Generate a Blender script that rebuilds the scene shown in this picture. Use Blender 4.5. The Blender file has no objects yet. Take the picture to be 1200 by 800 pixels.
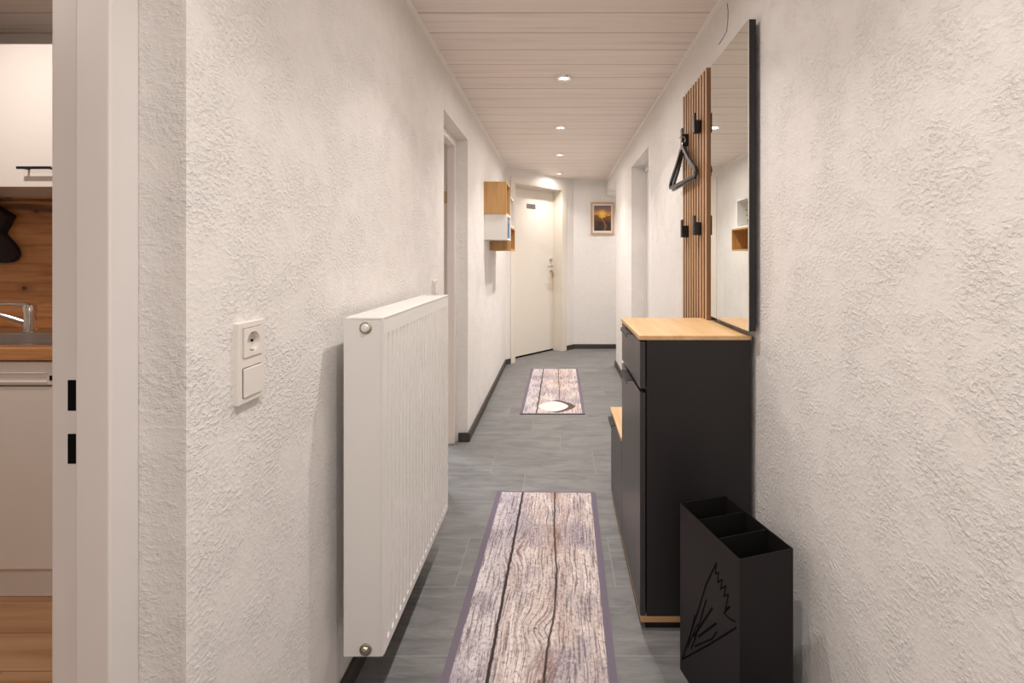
import bpy, bmesh, math, random
from mathutils import Vector, Matrix
random.seed(7)
C = bpy.context.scene.collection
F = 555.0; VX, VY = 654.0, 300.0; H = 1.25        # focal in px, vanishing point, eye height
CEIL = 2.28; XL = -0.61; XR = 0.66; YB = 6.41

# ------------------------------------------------------------------ materials
def mat(name, col=(.8,.8,.8), rough=.5, metal=0.0, spec=None):
    m = bpy.data.materials.new(name); m.use_nodes = True
    b = m.node_tree.nodes['Principled BSDF']
    b.inputs['Base Color'].default_value = (*col, 1); b.inputs['Roughness'].default_value = rough
    b.inputs['Metallic'].default_value = metal
    if spec is not None: b.inputs['Specular IOR Level'].default_value = spec
    return m
class G:
    def __init__(s, m):
        s.m = m; s.nt = m.node_tree; s.b = s.nt.nodes['Principled BSDF']
        s.tc = s.nt.nodes.new('ShaderNodeTexCoord'); s.co = s.tc.outputs['Object']
        x = s.nt.nodes.new('ShaderNodeSeparateXYZ'); s.nt.links.new(s.co, x.inputs[0])
        s.x, s.y, s.z = x.outputs
    def put(s, sock, v):
        if hasattr(v, 'is_linked'): s.nt.links.new(v, sock)
        else:
            if isinstance(v, tuple) and len(v) == 3 and sock.type == 'RGBA': v = (*v, 1)
            sock.default_value = v
    def ma(s, op, a, b=0.0, c=None, clamp=False):
        n = s.nt.nodes.new('ShaderNodeMath'); n.operation = op; n.use_clamp = clamp
        s.put(n.inputs[0], a); s.put(n.inputs[1], b)
        if c is not None: s.put(n.inputs[2], c)
        return n.outputs[0]
    def comb(s, x, y, z):
        n = s.nt.nodes.new('ShaderNodeCombineXYZ')
        for i, v in enumerate((x, y, z)): s.put(n.inputs[i], v)
        return n.outputs[0]
    def sc(s, v):
        n = s.nt.nodes.new('ShaderNodeMapping'); n.vector_type = 'POINT'; s.nt.links.new(s.co, n.inputs[0])
        n.inputs['Scale'].default_value = v; return n.outputs[0]
    def noise(s, vec, scale=1.0, detail=4, rough=.5, dist=0.0):
        n = s.nt.nodes.new('ShaderNodeTexNoise'); s.nt.links.new(vec, n.inputs['Vector'])
        n.inputs['Scale'].default_value = scale; n.inputs['Detail'].default_value = detail
        n.inputs['Roughness'].default_value = rough; n.inputs['Distortion'].default_value = dist
        return n.outputs['Fac']
    def ramp(s, f, stops):
        n = s.nt.nodes.new('ShaderNodeValToRGB'); s.put(n.inputs[0], f)
        e = n.color_ramp.elements
        while len(e) < len(stops): e.new(.5)
        for el, (p, c) in zip(e, stops): el.position = p; el.color = (*c, 1) if len(c) == 3 else c
        return n.outputs[0]
    def mix(s, f, a, b, mode='MIX'):
        n = s.nt.nodes.new('ShaderNodeMix'); n.data_type = 'RGBA'; n.blend_type = mode
        s.put(n.inputs[0], f); s.put(n.inputs[6], a); s.put(n.inputs[7], b); return n.outputs[2]
    def smooth(s, v, lo, hi):                     # 0 below lo, 1 above hi
        n = s.nt.nodes.new('ShaderNodeMapRange'); n.interpolation_type = 'SMOOTHSTEP'
        s.put(n.inputs[0], v); n.inputs[1].default_value = lo; n.inputs[2].default_value = hi
        return n.outputs[0]
    def base(s, c): s.put(s.b.inputs['Base Color'], c)
    def bump(s, h, strength=.5, dist=.003):
        n = s.nt.nodes.new('ShaderNodeBump'); n.inputs['Strength'].default_value = strength
        n.inputs['Distance'].default_value = dist; s.put(n.inputs['Height'], h)
        s.nt.links.new(n.outputs[0], s.b.inputs['Normal'])

def plaster():
    m = mat('rough_plaster', (.78,.745,.70), .85, spec=.25); g = G(m)
    n1 = g.noise(g.sc((1,1,1.35)), 92, 5, .6, .1); n2 = g.noise(g.co, 24, 4, .55)
    r1 = g.smooth(n1, .40, .74)
    r2 = g.noise(g.co, 190, 3, .6)
    worn = g.ma('ADD', .25, g.smooth(g.noise(g.co, 9, 3, .6), .35, .65))
    hgt = g.ma('ADD', g.ma('MULTIPLY', g.ma('ADD', r1, g.ma('MULTIPLY', r2, .8)), worn), g.ma('MULTIPLY', n2, .9))
    g.bump(hgt, .62, .0030)
    g.base(g.ramp(n2, [(.3,(.825,.792,.762)), (.7,(.855,.826,.80))]))
    return m
def ceiling_mat():
    m = mat('whitewashed_boards', (.6,.5,.44), .6, spec=.3); g = G(m)
    p = .181
    k = g.ma('FLOOR', g.ma('DIVIDE', g.ma('ADD', g.y, 5.0+.055), p))
    fr = g.ma('FRACT', g.ma('DIVIDE', g.ma('ADD', g.y, 5.0+.055), p))
    vec = g.comb(g.ma('ADD', g.ma('MULTIPLY', g.x, 1.3), g.ma('MULTIPLY', k, 7.3)), g.ma('MULTIPLY', g.y, 30), 0.0)
    n = g.noise(vec, 1.0, 5, .6, .6)
    v2 = g.comb(g.ma('ADD', g.ma('MULTIPLY', g.x, 2.6), g.ma('MULTIPLY', k, 3.1)), g.ma('MULTIPLY', g.y, 110), 0.0)
    n2 = g.noise(v2, 1.0, 4, .6)
    c = g.ramp(n, [(.25,(.62,.53,.48)), (.42,(.83,.74,.68)), (.6,(.88,.80,.745)), (.8,(.91,.85,.80))])
    c = g.mix(g.ma('MULTIPLY', g.smooth(n2, .55, .75), .4), c, (.58,.48,.43))
    tone = g.noise(g.comb(g.ma('MULTIPLY', k, 3.7), 0.0, 0.0), 1.0, 0)
    c = g.mix(g.ma('MULTIPLY', tone, .45), c, (.82,.72,.66))
    joint = g.ma('MAXIMUM', g.ma('LESS_THAN', fr, .022), g.ma('GREATER_THAN', fr, .99))
    c = g.mix(g.ma('MULTIPLY', joint, .6), c, (.27,.19,.16))
    g.base(c); g.bump(g.ma('SUBTRACT', 1.0, joint), .5, .002)
    return m
def tile_mat():
    m = mat('slate_tiles', (.2,.2,.2), .42, spec=.45); g = G(m)
    tw, th = .61, .31
    row = g.ma('FLOOR', g.ma('DIVIDE', g.ma('ADD', g.y, 4.65-.24), th))
    fy = g.ma('FRACT', g.ma('DIVIDE', g.ma('ADD', g.y, 4.65-.24), th))
    off = g.ma('MULTIPLY', g.ma('SUBTRACT', row, 22.0), .33333)
    ux = g.ma('ADD', g.ma('DIVIDE', g.ma('ADD', g.x, 6.1+.19), tw), off)
    col = g.ma('FLOOR', ux); fx = g.ma('FRACT', ux)
    seed = g.ma('ADD', g.ma('MULTIPLY', row, 3.17), g.ma('MULTIPLY', col, 5.71))
    v = g.comb(g.ma('ADD', g.ma('MULTIPLY', g.x, 2.2), seed), g.ma('MULTIPLY', g.y, 9), seed)
    n = g.noise(v, 1.2, 6, .62, 1.2)
    v3 = g.comb(g.ma('ADD', g.ma('MULTIPLY', g.x, 9), seed), g.ma('MULTIPLY', g.y, 60), seed)
    n3 = g.noise(v3, 1.0, 5, .65, .5)
    c = g.ramp(n, [(.28,(.108,.107,.109)), (.45,(.158,.156,.157)), (.6,(.200,.197,.193)), (.78,(.26,.252,.243))])
    c = g.mix(g.ma('MULTIPLY', g.smooth(n3, .52, .72), .35), c, (.29,.28,.265))
    c = g.mix(g.ma('MULTIPLY', g.smooth(n3, .50, .30), .30), c, (.09,.09,.093))
    jw = .0016
    j = g.ma('MAXIMUM', g.ma('LESS_THAN', fy, jw/th*2), g.ma('LESS_THAN', fx, jw/tw*2))
    c = g.mix(g.ma('MULTIPLY', j, .8), c, (.27,.265,.26))
    g.base(c); g.bump(g.ma('ADD', n3, g.ma('MULTIPLY', j, -1.5)), .25, .0012)
    g.put(g.b.inputs['Roughness'], g.ma('ADD', .34, g.ma('MULTIPLY', n, .25)))
    return m
def wood(name, cols, axis='x', grain=60, along=3.0, rough=.45, knots=0.0, dark=(.1,.05,.02)):
    m = mat(name, cols[1], rough, spec=.35); g = G(m)
    s = {'x': (along, grain, grain), 'y': (grain, along, grain), 'z': (grain, grain, along)}[axis]
    s2 = tuple(v*.22 for v in s)
    n = g.noise(g.sc(s), 1.0, 4, .6, .8); n2 = g.noise(g.sc(s2), 1.0, 4, .6, 1.5)
    t = g.ma('ADD', g.ma('MULTIPLY', n, .45), g.ma('MULTIPLY', n2, .55))
    c = g.ramp(t, [(.3, cols[0]), (.5, cols[1]), (.7, cols[2])])
    if knots:
        s3 = tuple(v*.12 for v in s)
        k = g.noise(g.sc(s3), 1.3, 2, .5, 2.0)
        c = g.mix(g.ma('MULTIPLY', g.smooth(k, .60, .74), knots), c, dark)
    g.base(c); g.bump(n, .15, .0006); return m

M = {}
M['plaster'] = plaster(); M['ceiling'] = ceiling_mat(); M['tile'] = tile_mat()
M['trimwhite'] = mat('white_trim_paint', (.80,.76,.71), .5)
M['frame'] = mat('door_frame_lacquer', (.80,.755,.73), .38)
M['doorcream'] = mat('cream_door_lacquer', (.82,.765,.68), .4)
M['framecream'] = mat('cream_frame_lacquer', (.80,.735,.645), .42)
M['baseb'] = wood('dark_skirting', [(.035,.028,.024),(.055,.045,.038),(.08,.065,.055)], 'y', 50, 3, .5)
M['baseb_x'] = wood('dark_skirting_cross', [(.035,.028,.024),(.055,.045,.038),(.08,.065,.055)], 'x', 50, 3, .5)
M['rad'] = mat('radiator_enamel', (.84,.815,.785), .32)
M['radside'] = mat('radiator_side_enamel', (.83,.80,.77), .38)
M['dark'] = mat('black_gap', (.006,.006,.006), .9, spec=.05)
M['nickel'] = mat('worn_nickel', (.52,.47,.40), .35, 1.0)
M['chrome'] = mat('chrome', (.85,.85,.86), .08, 1.0)
M['steel'] = mat('brushed_steel', (.55,.54,.53), .28, 1.0)
M['brass'] = mat('brass', (.55,.38,.16), .35, 1.0)
M['plastic'] = mat('white_switch_plastic', (.80,.755,.705), .3)
M['anth'] = mat('anthracite_lacquer', (.024,.0215,.023), .42, spec=.35)
M['anthfront'] = mat('anthracite_front', (.045,.041,.042), .36, spec=.5)
M['black'] = mat('black_metal', (.008,.008,.009), .42, spec=.4)
M['standm'] = mat('black_powder_coat', (.0105,.0085,.0098), .5, spec=.3)
M['hanger'] = mat('black_hanger_plastic', (.02,.019,.019), .28, spec=.7)
M['oak'] = wood('light_oak', [(.60,.36,.16),(.72,.46,.235),(.80,.56,.32)], 'y', 34, 2.5, .42, .35, (.42,.22,.09))
M['oakedge'] = wood('oak_edge_band', [(.46,.25,.11),(.56,.32,.15),(.62,.38,.2)], 'x', 80, 5, .5)
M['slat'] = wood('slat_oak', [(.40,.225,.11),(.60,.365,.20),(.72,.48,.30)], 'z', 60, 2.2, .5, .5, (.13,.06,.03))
M['slatshade'] = wood('slat_oak_shaded', [(.20,.10,.05),(.30,.16,.08),(.38,.21,.11)], 'z', 60, 2.2, .6)  # darker oak for the slat sides, shade of the gaps put into the colour
M['slatback'] = mat('slat_felt_backing', (.055,.035,.025), .9)
M['shelfwood'] = wood('shelf_oak', [(.40,.215,.075),(.52,.295,.115),(.60,.37,.17)], 'z', 45, 3, .5, .3, (.26,.12,.04))
M['white'] = mat('white_lacquer', (.80,.775,.74), .4)
M['mirror'] = mat('mirror_glass', (.84,.855,.825), .012, 1.0)
M['kwood'] = wood('rustic_wood_panel', [(.17,.065,.024),(.50,.225,.082),(.68,.37,.165)], 'x', 42, 2.6, .45, .85, (.06,.022,.01))
M['kfloor'] = wood('oak_floorboards', [(.30,.15,.07),(.42,.235,.12),(.52,.32,.18)], 'x', 30, 2, .4, .5, (.16,.07,.03))
M['kwhite'] = mat('white_kitchen_front', (.80,.77,.735), .25)
M['felt'] = mat('dark_grey_cloth', (.035,.027,.031), .95, spec=.1)
M['rugside'] = mat('rug_rubber_edge', (.03,.03,.035), .8)

def kfloor_joint(m):
    g = G(m); link = m.node_tree.nodes['Principled BSDF'].inputs['Base Color'].links[0].from_socket
    u = g.ma('ADD', g.y, 10.03)
    fr = g.ma('FRACT', g.ma('DIVIDE', u, .145)); k = g.ma('FLOOR', g.ma('DIVIDE', u, .145))
    fx = g.ma('FRACT', g.ma('ADD', g.ma('DIVIDE', g.x, .9), g.ma('MULTIPLY', k, .37)))
    j = g.ma('MAXIMUM', g.ma('LESS_THAN', fr, .025), g.ma('LESS_THAN', fx, .004))
    c = g.mix(g.ma('MULTIPLY', j, .7), link, (.10,.05,.025)); g.base(c)
kfloor_joint(M['kfloor'])
def knotty(m):                   # knots and dark splits of the rustic boards
    g = G(m); link = m.node_tree.nodes['Principled BSDF'].inputs['Base Color'].links[0].from_socket
    vo = g.nt.nodes.new('ShaderNodeTexVoronoi'); vo.inputs['Scale'].default_value = 1.0
    wob = g.noise(g.sc((12,12,12)), 1.0, 3, .6)
    g.nt.links.new(g.comb(g.ma('ADD', g.ma('MULTIPLY', g.x, 5.0), g.ma('MULTIPLY', wob, .15)), 0.5, g.ma('MULTIPLY', g.z, 8.5)), vo.inputs['Vector'])
    d = vo.outputs['Distance']
    c = g.mix(g.ma('MULTIPLY', g.smooth(d, .30, .08), .45), link, (.20,.075,.025))
    c = g.mix(g.ma('MULTIPLY', g.smooth(d, .10, .05), .85), c, (.06,.022,.01))
    sp = g.noise(g.comb(g.ma('MULTIPLY', g.x, 2.2), 0.0, g.ma('MULTIPLY', g.z, 38)), 1.0, 3, .5, .8)
    c = g.mix(g.ma('MULTIPLY', g.smooth(sp, .66, .72), .8), c, (.07,.028,.012))
    g.base(c)
knotty(M['kwood'])

def emis(name, col, st):
    m = mat(name); b = m.node_tree.nodes['Principled BSDF']
    b.inputs['Emission Color'].default_value = (*col, 1); b.inputs['Emission Strength'].default_value = st
    return m
M['lamp'] = emis('lamp_glow', (1,.94,.86), 14)

def rug_mat(name, far=False):
    m = mat(name, (.5,.4,.4), .9, spec=.15); g = G(m)
    W, L = .5, 1.5
    # local x across, local y along
    wob = g.noise(g.comb(0.0, g.ma('MULTIPLY', g.y, 4.0), 3.0 if far else 0.0), 1.0, 2)
    wx = g.ma('ADD', g.x, g.ma('MULTIPLY', g.ma('SUBTRACT', wob, .5), .03))
    # knots bend the grain
    def gauss(cx, cy, rx, ry):
        a = g.ma('DIVIDE', g.ma('SUBTRACT', g.x, cx), rx); b = g.ma('DIVIDE', g.ma('SUBTRACT', g.y, cy), ry)
        return g.ma('EXPONENT', g.ma('MULTIPLY', g.ma('ADD', g.ma('MULTIPLY', a, a), g.ma('MULTIPLY', b, b)), -1.0))
    knots = [(.005,-.17,.06,.06), (.03,-.37,.075,.11), (-.12,.25,.05,.1)] if not far else [(.0,-.05,.07,.05), (-.17,-.3,.05,.07)]
    kk = None
    for kx in knots:
        e = gauss(*kx); kk = e if kk is None else g.ma('ADD', kk, e)
    gx = g.ma('ADD', wx, g.ma('MULTIPLY', kk, .045))
    fine = g.noise(g.comb(g.ma('MULTIPLY', gx, 150), g.ma('MULTIPLY', g.y, 7), 0.0), 1.0, 5, .68, .35)
    mid = g.noise(g.comb(g.ma('MULTIPLY', gx, 26), g.ma('MULTIPLY', g.y, 3.2), 2.0), 1.0, 4, .6, .5)
    speck = g.noise(g.comb(g.ma('MULTIPLY', g.x, 105), g.ma('MULTIPLY', g.y, 70), 5.0), 1.0, 4, .75)
    big = g.noise(g.comb(g.ma('MULTIPLY', g.x, 5), g.ma('MULTIPLY', g.y, 4), 1.0 + (4 if far else 0)), 1.0, 3, .5)
    c = g.ramp(mid, [(.25,(.42,.33,.31)), (.45,(.62,.52,.49)), (.6,(.76,.67,.64)), (.8,(.82,.77,.77))])
    left = g.smooth(g.x, -.10, -.15)
    c = g.mix(g.ma('MULTIPLY', left, .5), c, (.60,.57,.63))
    c = g.mix(g.ma('MULTIPLY', g.smooth(big, .46, .62), .7), c, (.33,.29,.34))
    warm = g.smooth(g.noise(g.comb(g.ma('MULTIPLY', g.x, 6), g.ma('MULTIPLY', g.y, 2), 9.0), 1.0, 3), .42, .62)
    c = g.mix(g.ma('MULTIPLY', g.ma('MULTIPLY', warm, g.smooth(g.x, -.12, -.02)), .3), c, (.60,.44,.36))
    lines = g.smooth(fine, .53, .38)
    c = g.mix(g.ma('MULTIPLY', lines, .85), c, (.13,.095,.10))
    c = g.mix(g.ma('MULTIPLY', g.smooth(speck, .54, .68), .6), c, (.86,.81,.79))
    c = g.mix(g.ma('MULTIPLY', g.smooth(speck, .47, .37), .75), c, (.17,.13,.15))
    for kx, ky, rx, ry in knots:
        a = g.ma('DIVIDE', g.ma('SUBTRACT', g.x, kx), rx*.8); b = g.ma('DIVIDE', g.ma('SUBTRACT', g.y, ky), ry*.8)
        r = g.ma('SQRT', g.ma('ADD', g.ma('MULTIPLY', a, a), g.ma('MULTIPLY', b, b)))
        rr = g.ma('ADD', r, g.ma('MULTIPLY', mid, .5))
        ring = g.smooth(g.ma('SINE', g.ma('MULTIPLY', rr, 24)), .3, .95)
        c = g.mix(g.ma('MULTIPLY', g.ma('MULTIPLY', ring, g.smooth(r, 1.3, .7)), .25), c, (.22,.16,.16))
        c = g.mix(g.ma('MULTIPLY', g.smooth(r, .16, .04), .8), c, (.08,.055,.05))
    def crack(pts, w, dk=.95, col=(.035,.025,.025)):          # x as a piecewise-linear function of y
        nonlocal c
        fc = g.nt.nodes.new('ShaderNodeFloatCurve'); cu = fc.mapping.curves[0]
        P = [((y/L)+.5, x/W+.5) for y, x in pts]
        while len(cu.points) < len(P): cu.points.new(.5, .5)
        for q, (a, b) in zip(cu.points, P): q.location = (a, b); q.handle_type = 'VECTOR'
        fc.mapping.update()
        g.put(fc.inputs['Value'], g.ma('ADD', g.ma('DIVIDE', g.y, L), .5))
        xc = g.ma('MULTIPLY', g.ma('SUBTRACT', fc.outputs[0], .5), W)
        jit = g.ma('MULTIPLY', g.ma('SUBTRACT', g.noise(g.comb(0.0, g.ma('MULTIPLY', g.y, 28), w*999), 1.0, 3), .5), .010)
        d = g.ma('ABSOLUTE', g.ma('SUBTRACT', g.ma('SUBTRACT', g.x, xc), jit))
        lo = min(p[0] for p in pts); hi = max(p[0] for p in pts)
        inr = g.ma('MULTIPLY', g.smooth(g.y, lo-.01, lo+.01), g.smooth(g.y, hi+.01, hi-.01))
        # rusty stain beside the crack
        st = g.ma('MULTIPLY', g.smooth(d, .045, .0), g.smooth(g.noise(g.comb(0.0, g.ma('MULTIPLY', g.y, 5), 7.0+w*500), 1.0, 2), .50, .62))
        if dk < .95: c = g.mix(g.ma('MULTIPLY', g.ma('MULTIPLY', st, inr), .6), c, (.36,.19,.10))
        c = g.mix(g.ma('MULTIPLY', g.ma('MULTIPLY', g.smooth(d, w, w*.45), inr), dk), c, col)
    crack([(-.75,-.128), (-.35,-.122), (.75,-.122)], .0075, .97)
    if not far: crack([(-.75,.045), (-.33,.045), (-.24,.050), (-.10,.068), (.12,.070), (.4,.052), (.75,.046)], .0055, .9)
    else: crack([(-.36,.055), (-.1,.055), (.3,.045), (.75,.042)], .0045, .85)
    if far:   # pale broken-out patch outlined in dark near the front edge
        def lens(cx, cy, rx, ry, tip):
            a = g.ma('DIVIDE', g.ma('ABSOLUTE', g.ma('SUBTRACT', g.x, cx)), rx); b = g.ma('DIVIDE', g.ma('ABSOLUTE', g.ma('SUBTRACT', g.y, cy)), ry)
            return g.ma('ADD', g.ma('POWER', a, tip), g.ma('POWER', b, 1.5))
        q = lens(.035, -.56, .155, .17, 1.2)
        dark_outline = g.ma('MULTIPLY', g.smooth(q, 1.08, .92), g.smooth(g.x, -.11, -.02))
        c = g.mix(g.ma('MULTIPLY', dark_outline, .95), c, (.09,.06,.055))
        q2 = lens(.005, -.56, .125, .135, 1.6)
        c = g.mix(g.smooth(q2, 1.05, .93), c, (.74,.69,.66))
    edge = g.ma('MAXIMUM', g.smooth(g.ma('ABSOLUTE', g.x), .2325, .2355), g.smooth(g.ma('ABSOLUTE', g.y), .738, .741))
    c = g.mix(edge, c, (.175,.145,.185))
    g.base(c); g.bump(speck, .3, .001); return m
M['rugA'] = rug_mat('weathered_plank_print'); M['rugB'] = rug_mat('weathered_plank_print_far', True)

# ------------------------------------------------------------------ mesh helpers
def box(bm, x0, x1, y0, y1, z0, z1, fn=None):
    if x0 > x1: x0, x1 = x1, x0
    if y0 > y1: y0, y1 = y1, y0
    P = [Vector(p) for p in ((x0,y0,z0),(x1,y0,z0),(x1,y1,z0),(x0,y1,z0),(x0,y0,z1),(x1,y0,z1),(x1,y1,z1),(x0,y1,z1))]
    if fn: P = [Vector(fn(p)) for p in P]
    v = [bm.verts.new(p) for p in P]
    for f in ((0,3,2,1),(4,5,6,7),(0,1,5,4),(1,2,6,5),(2,3,7,6),(3,0,4,7)): bm.faces.new([v[i] for i in f])
def cyl(bm, a, b, r0, r1=None, n=24):
    if r1 is None: r1 = r0
    a, b = Vector(a), Vector(b); d = (b-a).normalized()
    u = d.orthogonal().normalized(); w = d.cross(u)
    A = [bm.verts.new(a + (u*math.cos(t)+w*math.sin(t))*r0) for t in [2*math.pi*i/n for i in range(n)]]
    B = [bm.verts.new(b + (u*math.cos(t)+w*math.sin(t))*r1) for t in [2*math.pi*i/n for i in range(n)]]
    for i in range(n): bm.faces.new((A[i], A[(i+1)%n], B[(i+1)%n], B[i]))
    bm.faces.new(A[::-1]); bm.faces.new(B)
def lathe(bm, c, axis, prof, n=32, closed=False):   # prof: (radius, height along axis)
    c = Vector(c); d = Vector(axis).normalized(); u = d.orthogonal().normalized(); w = d.cross(u)
    rings = []
    for r, h in prof:
        rings.append([bm.verts.new(c + d*h + (u*math.cos(t)+w*math.sin(t))*r) for t in [2*math.pi*i/n for i in range(n)]])
    for R0, R1 in zip(rings, rings[1:] + ([rings[0]] if closed else [])):
        for i in range(n): bm.faces.new((R0[i], R0[(i+1)%n], R1[(i+1)%n], R1[i]))
    if not closed: bm.faces.new(rings[0][::-1]); bm.faces.new(rings[-1])
def tube(bm, pts, r, n=10, ry=None):
    pts = [Vector(p) for p in pts]; rings = []; up = None
    for i, p in enumerate(pts):
        d = (pts[min(i+1, len(pts)-1)] - pts[max(i-1, 0)]).normalized()
        u = d.orthogonal().normalized() if up is None else (up - d*up.dot(d)).normalized()
        up = u; w = d.cross(u); rr = r[i] if isinstance(r, (list, tuple)) else r
        rings.append([bm.verts.new(p + u*math.cos(t)*rr + w*math.sin(t)*rr) for t in [2*math.pi*k/n for k in range(n)]])
    for A, B in zip(rings, rings[1:]):
        for k in range(n): bm.faces.new((A[k], A[(k+1)%n], B[(k+1)%n], B[k]))
    bm.faces.new(rings[0][::-1]); bm.faces.new(rings[-1])
def prism(bm, poly, fn0, fn1):
    A = [bm.verts.new(fn0(p)) for p in poly]; B = [bm.verts.new(fn1(p)) for p in poly]; n = len(poly)
    for i in range(n): bm.faces.new((A[i], A[(i+1)%n], B[(i+1)%n], B[i]))
    bm.faces.new(A[::-1]); bm.faces.new(B)
def obj(name, bm, m, parent=None, bevel=0, smooth=False, seg=2, local=False, **tags):
    bmesh.ops.recalc_face_normals(bm, faces=bm.faces[:])
    me = bpy.data.meshes.new(name); bm.to_mesh(me); bm.free()
    for mm in (m if isinstance(m, list) else [m]): me.materials.append(mm)
    o = bpy.data.objects.new(name, me); C.objects.link(o)
    if smooth:
        for p in me.polygons: p.use_smooth = True
        try: me.set_sharp_from_angle(angle=math.radians(38))
        except Exception: pass
    if bevel:
        b = o.modifiers.new('bevel', 'BEVEL'); b.width = bevel; b.segments = seg; b.limit_method = 'ANGLE'
    if parent:
        o.parent = parent
        if not local:                      # geometry given in world coordinates
            off = Vector((0,0,0)); q = parent
            while q: off += q.location; q = q.parent
            o.location = -off
    for k, v in tags.items(): o[k] = v
    return o
def struct(name, bm, m, parent=None, **k):
    o = obj(name, bm, m, parent, **k)
    if not parent: o['kind'] = 'structure'
    return o
def thing(name, label, cat, loc=(0,0,0), group=None):
    o = bpy.data.objects.new(name, None); C.objects.link(o); o.location = loc; o.empty_display_size = .1
    o['label'] = label; o['category'] = cat
    if group: o['group'] = group
    return o
def tag(o, label, cat, group=None):
    o['label'] = label; o['category'] = cat
    if group: o['group'] = group
    return o
def dup(root, loc, label):
    r = root.copy(); C.objects.link(r); r.location = loc; r['label'] = label
    for ch in list(root.children):
        c = ch.copy(); C.objects.link(c); c.parent = r
        for gch in list(ch.children):
            d = gch.copy(); C.objects.link(d); d.parent = c
    return r
def B(*boxes, fn=None):
    bm = bmesh.new()
    for b in boxes: box(bm, *b, fn=fn)
    return bm
def wx(px, Y): return (px-VX)/F*Y
def wz(py, Y): return H-(py-VY)/F*Y

# ------------------------------------------------------------------ room shell
KX0 = -3.3; Y0 = -1.6
struct('floor', B((-.735, 1.9, Y0, 6.7, -.06, 0)), M['tile'])
struct('floor_kitchen', B((KX0, -.735, Y0, 2.3, -.06, 0)), M['kfloor'])
struct('floor_room', B((KX0, -.735, 2.3, 6.7, -.06, 0)), M['kfloor'])
struct('ceiling', B((KX0, 1.9, Y0, 6.7, CEIL, CEIL+.06)), M['ceiling'])
WT = -.785
KD0, KD1 = -.12, .777; LD0, LD1 = 2.53, 3.2; DH = 2.035
struct('wall_left', B((WT, XL, Y0, KD0, 0, CEIL), (WT, XL, KD1, LD0, 0, CEIL), (WT, XL, LD1, 5.60, 0, CEIL),
    (WT, XL, KD0, KD1, DH, CEIL), (WT, XL, LD0, LD1, DH, CEIL)), M['plaster'])
RD0, RD1 = 3.456, 4.26; RH = 2.05
struct('wall_right', B((XR, XR+.12, Y0, RD0, 0, CEIL), (XR, XR+.12, RD1, 5.39, 0, CEIL), (XR, XR+.12, RD0, RD1, RH, CEIL),
    (XR+.12, 1.9, 5.25, 5.39, 0, CEIL)), M['plaster'])
# header over the side passage, with a rounded end
bm = bmesh.new()
poly = [(5.39, CEIL), (YB, CEIL), (YB, 2.06)] + [(YB-.02-.10*math.sin(t), 2.06+.06*(1-math.cos(t))) for t in [i*math.pi/12 for i in range(7)]] + [(5.39, 2.12)]
prism(bm, poly, lambda p: (XR, p[0], p[1]), lambda p: (XR+.12, p[0], p[1]))
struct('trim_passage_header', bm, M['plaster'])
struct('wall_passage', B((1.8, 1.9, 5.39, YB, 0, CEIL)), M['plaster'])
struct('wall_back', B((.15, 1.9, YB, 6.65, 0, CEIL)), M['plaster'])
struct('wall_front', B((XL, XR, Y0, Y0+.1, 0, CEIL)), M['plaster'])
# angled wall holding the entrance door: local s along, d behind
P0 = Vector((XL, 5.46)); DV = Vector((.82, .95)).normalized(); NV = Vector((-DV.y, DV.x)); SL = Vector((.82,.95)).length
def ang(p): q = P0 + DV*p[0] + NV*p[1]; return (q.x, q.y, p[2])
OS0, OS1, OH = .15, 1.003, 2.11
struct('wall_angled', B((-.12, OS0-.0, 0, .2, 0, CEIL), (OS1, SL+.12, 0, .2, 0, CEIL), (OS0, OS1, 0, .2, OH, CEIL), fn=ang), M['plaster'])
# kitchen and side-room walls
struct('wall_kitchen_back', B((KX0, WT, 2.2, 2.3, 0, CEIL)), M['trimwhite'])
struct('wall_kitchen_left', B((KX0-.1, KX0, Y0, 2.3, 0, CEIL)), M['trimwhite'])
struct('wall_kitchen_front', B((KX0, WT, Y0-.1, Y0, 0, CEIL)), M['trimwhite'])
struct('wall_room', B((KX0, WT, 5.35, 5.45, 0, CEIL), (KX0-.1, KX0, 2.3, 5.45, 0, CEIL)), M['trimwhite'])

# ceiling cornices
def cove(name, a, b, inward):
    a = Vector((*a, 0)); b = Vector((*b, 0)); n = Vector((*inward, 0)).normalized()
    pr = [(0,0), (.016,0), (.015,-.005), (.008,-.010), (.005,-.017), (0,-.018)]
    bm = bmesh.new()
    prism(bm, pr, lambda p: a+n*p[0]+Vector((0,0,CEIL+p[1])), lambda p: b+n*p[0]+Vector((0,0,CEIL+p[1])))
    struct(name, bm, M['trimwhite'])
cove('trim_1', (XL, Y0+.1), (XL, 5.46), (1,0)); cove('trim_2', (XR, Y0+.1), (XR, YB), (-1,0))
e = P0+DV*SL
cove('trim_3', (P0.x, P0.y), (e.x, e.y), (-NV.x, -NV.y)); cove('trim_4', (e.x, YB), (XR, YB), (0,-1))

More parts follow.
